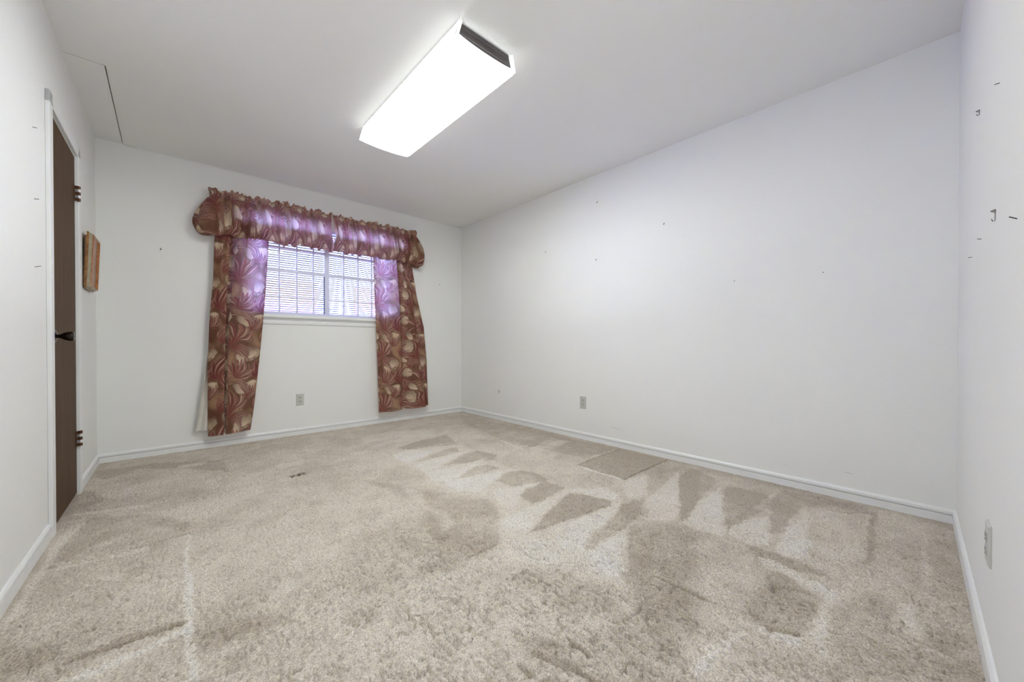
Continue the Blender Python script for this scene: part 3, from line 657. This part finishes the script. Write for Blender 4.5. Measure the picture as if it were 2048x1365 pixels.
# valance: two gathered halves on a pole, ends returned to the wall, puffed below
def valance(path, label, seed, u0, lb, rb, loc, gap_end):
    """path: plan polyline (x, y) followed from one end to the other; lb/rb extra bulge at the two ends"""
    P = np.array(path, float); d = np.hypot(*np.diff(P, axis=0).T); cum = np.concatenate([[0], np.cumsum(d)]); L = cum[-1]
    ns = int(L/.0026); s = np.linspace(0, L, ns)
    # resample + round the corners
    px = np.interp(s, cum, P[:, 0]); py = np.interp(s, cum, P[:, 1])
    kk = 13; ker = np.hanning(kk); ker /= ker.sum()
    def sm(a_): return np.convolve(np.pad(a_, kk//2, mode='reflect', reflect_type='odd'), ker, mode='valid')
    px = sm(px); py = sm(py)
    tx = np.gradient(px); ty = np.gradient(py); ln = np.hypot(tx, ty); nx = ty/ln; ny = -tx/ln
    if np.mean(ny) > 0: nx, ny = -nx, -ny
    # profile down the cloth: header, pocket, balloon, tuck, inner return
    prof = [(2.222, .004), (2.205, .010), (2.190, .006), (2.176, .001), (2.160, .004), (2.120, .020), (2.050, .040), (1.975, .054), (1.915, .062), (1.868, .056), (1.842, .036), (1.834, .012), (1.845, -.014), (1.90, -.022), (1.98, -.012)]
    pr = np.array(prof); pc = np.concatenate([[0], np.cumsum(np.hypot(*np.diff(pr, axis=0).T))]); nv = int(pc[-1]/.0036); vv = np.linspace(0, 1, nv)
    q = cr(pr[:, None, :], vv)[:, 0, :]; zc, oc = q[:, 0], q[:, 1]
    Sg, Vg = np.meshgrid(s, vv, indexing='ij'); Zg = np.repeat(zc[None], ns, 0).copy(); Og = np.repeat(oc[None], ns, 0).copy()
    depth = np.clip((2.17-Zg)/.30, 0, 1); inner = np.clip((Vg-.80)/.08, 0, 1)
    ends = lb*np.exp(-(Sg/.16)**2)+rb*np.exp(-((L-Sg)/.16)**2)
    Og = Og+ends*np.sin(np.clip(depth, 0, 1)*math.pi*.72)**1.2*(1-inner)
    # gathers: tight at the pocket, wider in the puff, irregular
    ph = 2*math.pi*(Sg/.034+.9*smooth_noise(Sg, Zg*.3, .09, .4, seed)*2)
    ph2 = 2*math.pi*(Sg/.082+1.3*smooth_noise(Sg, Zg*.4, .15, .5, seed+1)*2)
    g1 = np.abs(np.sin(ph/2)); g2 = np.sin(ph2)
    top = np.exp(-((Zg-2.175)/.05)**2)
    Og += (g1-.6)*.013*(1-.65*depth)*(1-inner)+g2*.014*(.15+depth)*(1-inner)*(1-.5*np.clip(ends/.05, 0, 1))
    crease = np.clip(smooth_noise(Sg+.12*(Zg-2.1)*(smooth_noise(Sg, Zg*0, .2, .2, seed+9)-.5)*4, Zg, .024, .16, seed+2)-.58, 0, 1)*.085
    Og -= crease*(1-inner)
    Og += .006*(smooth_noise(Sg+Zg*.4, Zg, .03, .05, seed+3)-.5)*(1-inner)
    # ragged header and uneven hem
    hd = np.clip((Zg-2.18)/.04, 0, 1); Zg += hd*(.030*(smooth_noise(Sg, Zg*0, .03, .03, seed+4)-.5)+.020*(smooth_noise(Sg, Zg*0, .014, .03, seed+5)-.5))
    Og += hd*.010*np.sin(ph*.5+1)
    hm = np.clip((1.95-Zg)/.1, 0, 1); Zg += hm*(.030*(smooth_noise(Sg, Zg*0, .10, .10, seed+6)-.5)+.022*(smooth_noise(Sg, Zg*0, .045, .1, seed+7)-.5)+.004*np.sin(ph2+.6))
    # the half's free edge draws back lower down, leaving a leaf-shaped gap
    tn = np.zeros_like(Sg)
    ge = (L-Sg) if gap_end == 'r' else Sg
    pull = .016*np.exp(-(ge/.07)**2)*np.sin(np.clip((2.15-Zg)/.26, 0, 1)*math.pi)
    Xg = np.repeat(px[:, None], nv, 1)+nx[:, None]*Og+(-pull if gap_end == 'r' else pull)
    Yg = np.minimum(np.repeat(py[:, None], nv, 1)+ny[:, None]*Og, -.004)
    e = empty('valance', loc); tag(e, label, 'valance', 'gathered valance halves over the window')
    o_ = sheet('gathered_cloth', Xg, Yg, Zg, u0+Sg*2.05+.004*g2, -pc[-1]*Vg+.55, M_print, e, loc)
    return e
valance([(-2.612, -.004), (-2.622, -.07), (-2.605, -.112), (-2.3, -.118), (-1.662, -.118)], 'left half of the gathered feather-print valance, its puffed end toward the door', 81, .1, .062, 0, (-2.14, -.1, 1.83), 'r')
valance([(-1.655, -.118), (-1.0, -.118), (-.722, -.112), (-.705, -.07), (-.715, -.004)], 'right half of the gathered feather-print valance, its puffed end toward the room corner', 91, 2.4, 0, .062, (-1.18, -.1, 1.83), 'l')

# ------------------------------------------------------------------ ceiling light
FX, FY0, FY1 = -1.70, -2.700, -1.462; FYC = (FY0+FY1)/2
lt = empty('ceiling_light', (FX, FYC, H)); tag(lt, 'long lit fluorescent wraparound light fixture on the white ceiling', 'light')
hl = (FY1-FY0)/2
def cross(bm, pts, y0, y1, cap=True):
    a_ = [bm.verts.new((x_, y0, z_)) for x_, z_ in pts]; c_ = [bm.verts.new((x_, y1, z_)) for x_, z_ in pts]
    for i in range(len(pts)-1): bm.faces.new((a_[i], a_[i+1], c_[i+1], c_[i]))
    return a_, c_
# sheet-metal channel against the ceiling
bm = bmesh.new(); pts = [(-.150, 0), (-.150, -.028), (-.120, -.042), (.120, -.042), (.150, -.028), (.150, 0)]
a_, c_ = cross(bm, pts, -hl+.03, hl-.03); bm.faces.new(a_); bm.faces.new(c_[::-1]); bm.faces.new((a_[0], a_[-1], c_[-1], c_[0]))
obj('housing', bm, M_steel, lt)
# end plates, recessed inside the lens ends, with a pressed rib
for sgn in (-1, 1):
    yy = sgn*(hl-.030)
    pe = [(-.158, 0), (-.176, -.060), (-.180, -.088), (-.09, -.097), (.09, -.097), (.180, -.088), (.176, -.060), (.158, 0)]
    bm = bmesh.new(); a_, c_ = cross(bm, pe, yy-.0015, yy+.0015); bm.faces.new(a_); bm.faces.new(c_[::-1]); bm.faces.new((a_[0], a_[-1], c_[-1], c_[0]))
    ep = obj('end_plate', bm, M_steel, lt)
    bm = bmesh.new()
    for zz in (-.026, -.052): tube(bm, [(-.15, yy+sgn*.002, zz), (.15, yy+sgn*.002, zz)], .004, 8)
    obj('rib', bm, M_steel, ep, True)
obj('light_block', boxes((-.165, .165, -hl+.030, hl-.030, -.052, -.046)), M_block, lt)  # added unseen plate, keeps the lens from shining up onto the ceiling
# lens: curved bottom, sides leaning in towards the ceiling
HW = .186
bot = [(HW*math.sin(u)/math.sin(1.0), -.094-.012*(math.cos(u)-math.cos(1.0))/(1-math.cos(1.0))) for u in np.linspace(-1.0, 1.0, 25)]
def lens_sheet(name, pts, mat, y0, y1, th=.0025):
    bm = bmesh.new(); a_, c_ = cross(bm, pts, y0, y1)
    g_ = bmesh.ops.solidify(bm, geom=bm.faces[:], thickness=th); return obj(name, bm, mat, lt, False)
lens_sheet('lens', bot, M_lens, -hl+.026, hl-.026)
for sgn in (-1, 1):
    o_ = lens_sheet('lens_side', [(sgn*HW, -.094), (sgn*(HW+.001), -.086), (sgn*(HW-.021), -.012)], M_lens_side, -hl+.026, hl-.026)
    # clear frame round each end of the lens
    yy = sgn*(hl-.013); bm = bmesh.new()
    inn = [(x_*.955, z_+.010) for x_, z_ in bot]
    outp = [(-HW+.021, -.012)]+bot+[(HW-.021, -.012)]; innp = [(-HW+.029, -.012)]+inn+[(HW-.029, -.012)]
    A1 = [[bm.verts.new((x_, y_, z_)) for x_, z_ in pp] for y_ in (yy-.013, yy+.013) for pp in (outp, innp)]
    for i in range(len(outp)-1):
        for p_, q_ in ((0, 1), (2, 3), (0, 2), (1, 3)):
            bm.faces.new((A1[p_][i], A1[p_][i+1], A1[q_][i+1], A1[q_][i]))
    for i in (0, -1): bm.faces.new((A1[0][i], A1[1][i], A1[3][i], A1[2][i]))
    obj('lens_rim', bm, M_lens_rim, lt)

# ------------------------------------------------------------------ closet door in the left wall
dr = empty('door_1', (A[0], A[1], 0), (0, 0, R_left)); tag(dr, kind='structure')
# local: +x towards the camera end of the wall, +y into the room
obj('leaf', bbox(DOOR0+.003, DOOR1-.003, -.035, .0, .012, DOORH-.003, bev=.0015), M_door, dr)
obj('closet_back', boxes((DOOR0-.012, DOOR1+.012, -TH, -TH+.01, -.03, DOORH+.012)), M_trim, dr)
obj('jamb', boxes((DOOR0-.012, DOOR0, -TH+.01, .0, 0, DOORH)), M_trim, dr)
obj('jamb', boxes((DOOR1, DOOR1+.012, -TH+.01, .0, 0, DOORH)), M_trim, dr)
obj('jamb', boxes((DOOR0-.012, DOOR1+.012, -TH+.01, .0, DOORH, DOORH+.012)), M_trim, dr)
CP = [(0, 0), (.012, 0), (.015, .006), (.0155, .045), (.011, .056), (0, .058)]
def casing(s0, s1, z0, z1, vertical, flip):
    bm = bmesh.new(); add_box(bm, s0, s1, 0, .0155, z0, z1, bev=.003); return obj('casing', bm, M_trim, dr)
casing(DOOR0-.062, DOOR0-.004, -.01, DOORH+.064, 1, 1)
casing(DOOR1+.004, DOOR1+.066, -.01, DOORH+.064, 1, 0)
casing(DOOR0-.062, DOOR1+.066, DOORH+.006, DOORH+.064, 0, 0)
for hz in (1.79, .335):
    hg = obj('hinge', bbox(DOOR0+.004, DOOR0+.034, .0, .0022, hz-.045, hz+.045, bev=.0005), M_brass, dr); hg['label'] = 'dark bronze hinge'
    for k in range(5):
        bm = lathe([(.0075, 0), (.0078, .001), (.0078, .0165), (.0075, .0175)], 14); bmesh.ops.translate(bm, verts=bm.verts, vec=(DOOR0+.001, .0165, hz-.045+k*.018))
        obj('knuckle', bm, M_brass if k % 2 == 0 else M_trim, hg, True)
        if k % 2 == 0:
            obj('knuckle_arm', boxes((DOOR0+.002, DOOR0+.012, .001, .018, hz-.0445+k*.018, hz-.0285+k*.018)), M_brass, hg)
kx_, kz_ = DOOR1-.066, .935
kb = obj('knob', None or lathe([(.012, .0), (.009, .012), (.0085, .020), (.012, .026), (.0175, .034), (.0210, .044), (.0228, .054), (.0238, .0635), (.0225, .0665), (.014, .067), (.006, .065)], 28), M_knob, dr, True)
kb.rotation_euler = (-math.pi/2, 0, 0); kb.location = (kx_, 0, kz_); kb['label'] = 'tulip-shaped dark metal door knob'
rs = obj('rosette', lathe([(.034, 0), (.0345, .003), (.031, .006), (.024, .008), (.018, .012), (.012, .014)], 28), M_nickel, kb, True)

# ------------------------------------------------------------------ framed picture hanging on the left wall
# local: x along wall towards the camera, y into the room
pf = empty('framed_picture', (A[0]+math.cos(R_left)*.417, A[1]+math.sin(R_left)*.417, 1.438), (0, 0, R_left))
tag(pf, 'small deep wooden picture frame with cream moulding hanging beside the brown door', 'picture')
tilt = empty('x', (0, 0, 0)) if False else None
PW, PHh = .153, .182
TI = math.radians(-2.2)
def ring(bm, a_, b_):
    """a_, b_: (half w, half h, depth) rectangles joined by four faces"""
    V1 = [bm.verts.new((sx*a_[0], a_[2], sz*a_[1])) for sx, sz in ((-1, -1), (1, -1), (1, 1), (-1, 1))]
    V2 = [bm.verts.new((sx*b_[0], b_[2], sz*b_[1])) for sx, sz in ((-1, -1), (1, -1), (1, 1), (-1, 1))]
    for i in range(4): bm.faces.new((V1[i], V1[(i+1) % 4], V2[(i+1) % 4], V2[i]))
def rings(lst):
    bm = bmesh.new()
    for i in range(len(lst)-1): ring(bm, lst[i], lst[i+1])
    bmesh.ops.remove_doubles(bm, verts=bm.verts, dist=1e-6); return bm
def fr_part(name, lst, mat):
    o_ = obj(name, rings(lst), mat, pf); o_.rotation_euler = (TI, 0, 0); o_.location = (0, .015, 0); return o_
fr_part('outer_frame', [(PW-.02, PHh-.02, .0), (PW, PHh, .0), (PW, PHh, .007), (PW-.004, PHh-.004, .010), (PW-.007, PHh-.007, .010)], M_frame)
fr_part('cream_moulding', [(PW-.007, PHh-.007, .008), (PW-.010, PHh-.010, .022), (PW-.014, PHh-.014, .025)], M_cream)
fr_part('inner_frame', [(PW-.013, PHh-.013, .022), (PW-.014, PHh-.014, .030), (PW-.018, PHh-.018, .0305), (PW-.021, PHh-.021, .026), (PW-.027, PHh-.027, .019), (PW-.027, PHh-.027, .010)], M_frame2)
ar = obj('artwork', boxes((-PW+.026, PW-.026, .010, .018, -PHh+.026, PHh-.026)), M_art, pf); ar.rotation_euler = (TI, 0, 0); ar.location = (0, .015, 0)
bk = obj('backing', boxes((-PW+.02, PW-.02, -.009, .001, -PHh+.02, PHh-.02)), M_frame, pf); bk.rotation_euler = (TI, 0, 0); bk.location = (0, .015, 0)

# ------------------------------------------------------------------ outlets and wall plates
def outlet(loc, rz, label):
    """local: plate in the x-z plane, front faces -y"""
    e = empty('wall_outlet', loc, (0, 0, rz)); tag(e, label, 'outlet', 'duplex wall outlets')
    bm = bmesh.new()
    q1 = [(-.035, -.057, 0), (.035, -.057, 0), (.035, .057, 0), (-.035, .057, 0)]
    prof = [(.035, .057, 0), (.035, .057, -.003), (.031, .053, -.0065), (.029, .051, -.007)]
    for i in range(3): ring(bm, (prof[i][0], prof[i][1], prof[i][2]), (prof[i+1][0], prof[i+1][1], prof[i+1][2]))
    bmesh.ops.remove_doubles(bm, verts=bm.verts, dist=1e-6)
    vs = [v for v in bm.verts if abs(v.co.y+.007) < 1e-5]; vs.sort(key=lambda v: math.atan2(v.co.z, v.co.x)); bm.faces.new(vs)
    obj('cover_plate', bm, M_ivory, e)
    for zc_ in (.0195, -.0195):
        bm = bmesh.new(); pts = []
        for k in range(24):
            a_ = 2*math.pi*k/24; pts.append((.0172*math.cos(a_), max(-.0125, min(.0125, .0172*math.sin(a_)))))
        f0 = [bm.verts.new((x_, -.0065, z_)) for x_, z_ in pts]; f1 = [bm.verts.new((x_, -.0088, z_)) for x_, z_ in pts]
        bm.faces.new(f1)
        for k in range(24): bm.faces.new((f0[k], f0[(k+1) % 24], f1[(k+1) % 24], f1[k]))
        sk = obj('socket', bm, M_sock, e); sk.location = (0, 0, zc_)
        for sx, hh in ((-.0065, .0045), (.0065, .0038)):
            obj('slot', boxes((sx-.0014, sx+.0014, -.0092, -.0080, .003-hh+.001, .003+hh+.001)), M_dark, sk)
        bm = lathe([(.0026, -.0004), (.0026, .0008)], 12); h_ = obj('slot', bm, M_dark, sk); h_.rotation_euler = (math.pi/2, 0, 0); h_.location = (0, -.0088, -.0078)
    bm = lathe([(.0032, 0), (.003, .001), (.002, .0013)], 12); sc = obj('screw', bm, M_ivory, e); sc.rotation_euler = (math.pi/2, 0, 0); sc.location = (0, -.007, 0)
    return e
outlet((-1.929, 0, .347), 0, 'ivory wall outlet below the window, between the two curtain panels')
outlet((0, -1.998, .347), -math.pi/2, 'ivory wall outlet low on the long bare wall')
def along_front(s): return (C[0]+math.cos(R_front)*s, C[1]+math.sin(R_front)*s)
px_, py_ = along_front(1.222); outlet((px_, py_, .345), R_front+0*math.pi, 'ivory wall outlet seen edge-on at the far right of the view')

jk = empty('cable_jack', (0, -.781, .340), (0, 0, -math.pi/2)); tag(jk, 'small round white cable jack low on the wall near the corner', 'jack')
o_ = obj('round_plate', lathe([(.020, 0), (.0205, .003), (.017, .008), (.011, .011), (.0065, .0115)], 28), M_white_plastic, jk, True); o_.rotation_euler = (math.pi/2, 0, 0)
o_ = obj('socket_hole', lathe([(.0042, 0), (.0042, .0128)], 14), M_dark, jk); o_.rotation_euler = (math.pi/2, 0, 0)

# ------------------------------------------------------------------ nails and hooks left in the walls
def nail(p, n_, ln, droop, label, r=.0013, head=True):
    """p on the wall, n_ unit normal into the room"""
    bm = bmesh.new(); n_ = Vector((n_[0], n_[1], 0)).normalized(); tip = n_*ln+Vector((0, 0, droop))
    d = tip.normalized(); pts = [-d*.012, tip*.5, tip]; rr = [r, r, r]
    if head: pts += [tip+d*.0002, tip+d*.0014]; rr += [r*2.1, r*2.1]
    tube(bm, pts, rr, 8); o_ = obj('nail', bm, M_nail, None, True); o_.location = p
    return tag(o_, label, 'nail', 'nails left in the walls')
nR = (-1, 0); nB = (0, -1); nL = (-math.sin(R_left), math.cos(R_left)); nF = (-math.sin(R_front)*-1, math.cos(R_front)*-1)
nL = (1, -.0117); nF = (-.0189, .9998)
def al(s): return (A[0]+math.cos(R_left)*s, A[1]+math.sin(R_left)*s)
def N(x_, y_, z_): return (x_, y_, z_)
nail((.001, -2.158, 2.193), nR, .013, -.014, 'dark nail highest on the long bare wall', .002)
nail((.001, -2.783, 1.850), nR, .011, -.011, 'dark nail in the long bare wall, right of the topmost nail', .002)
nail((.001, -1.523, 1.852), nR, .010, -.009, 'small dark nail in the long bare wall nearest the window corner', .0018)
nail((.001, -2.147, 1.671), nR, .012, -.010, 'dark nail in the long bare wall directly below the topmost nail', .002)
nail((.001, -3.285, 1.334), nR, .006, -.003, 'tiny grey nail near the middle of the long bare wall', .0013)
nail((.001, -3.763, 1.326), nR, .006, -.002, 'tiny grey nail on the long bare wall toward the right corner', .0013)
nail((-2.935, 0, 1.674), nB, .012, -.012, 'dark nail in the window wall left of the valance', .002)
nail((-.337, 0, 1.657), nB, .009, -.006, 'small dark nail in the window wall right of the valance', .0018)
x_, y_ = al(1.672); nail((x_, y_, 1.803), nL, .013, .000, 'uppermost of three thin nails in the wall left of the brown door', .0012, False)
x_, y_ = al(1.655); nail((x_, y_, 1.509), nL, .013, .001, 'middle of three thin nails in the wall left of the brown door', .0012, False)
x_, y_ = al(1.655); nail((x_, y_, 1.222), nL, .017, .006, 'lowest of three thin nails left of the brown door, bent upward', .0011, False)
x_, y_ = along_front(1.318); nail((x_, y_, 1.567), nF, .0085, -.0004, 'nail highest on the near right wall', .0010, False)
x_, y_ = along_front(.955); nail((x_, y_, 1.236), nF, .0090, .0022, 'nail on the near right wall below the two hooks', .0010, False)
x_, y_ = along_front(.668); nail((x_, y_, 1.222), nF, .0100, .0004, 'lowest nail on the near right wall, closest to the corner', .0009, False)
x_, y_ = along_front(1.580); nail((x_, y_, 1.160), nF, .0105, .0065, 'tilted nail on the near right wall beside the long hook', .0012, False)
def hook(s, z_, long_, label):
    x_, y_ = along_front(s); e = empty('picture_hook', (x_, y_, z_), (0, 0, math.atan2(nF[1], nF[0])-math.pi/2)); tag(e, label, 'hook')
    # local: +y into the room
    bm = bmesh.new(); L_ = long_
    tube(bm, [(0, .0012, .010), (0, .0015, 0), (0, .0016, -L_), (0, .0028, -L_-.003), (0, .0055, -L_-.0025), (0, .0075, -L_+.004)], .0010, 8); obj('hook_strip', bm, M_hook, e, True)
    bm = bmesh.new(); tube(bm, [(0, .0010, .010), (0, .0045, .009), (0, .0085, .006), (0, .0015, .001)], .0010, 8); obj('nail_guide', bm, M_hook, e, True)
    bm = bmesh.new(); tube(bm, [(0, -.008, .004), (0, .009, .0075)], .0010, 8); obj('nail', bm, M_nail, e, True)
hook(.885, 1.672, .006, 'small bent picture hook on the near right wall, upper of two')
hook(1.275, 1.244, .018, 'long picture hook on the near right wall, lower of two')

# scuffs: thin rubbed marks on the paint, parts of the wall they sit on
def scuff(wall, s0, z0, s1, z1, wd=.0015, off=-.0004):
    bm = bmesh.new(); tube(bm, [(s0, off, z0), ((s0+s1)/2, off, (z0+z1)/2+.001), (s1, off, z1)], [wd*.4, wd, wd*.3], 6); return obj('scuff', bm, M_scuff, wall)
for q in ((3.86, .155, 3.905, .150), (2.30, .165, 2.42, .150), (3.58, .135, 3.583, .125)): scuff(wr, *q, wd=.0009)
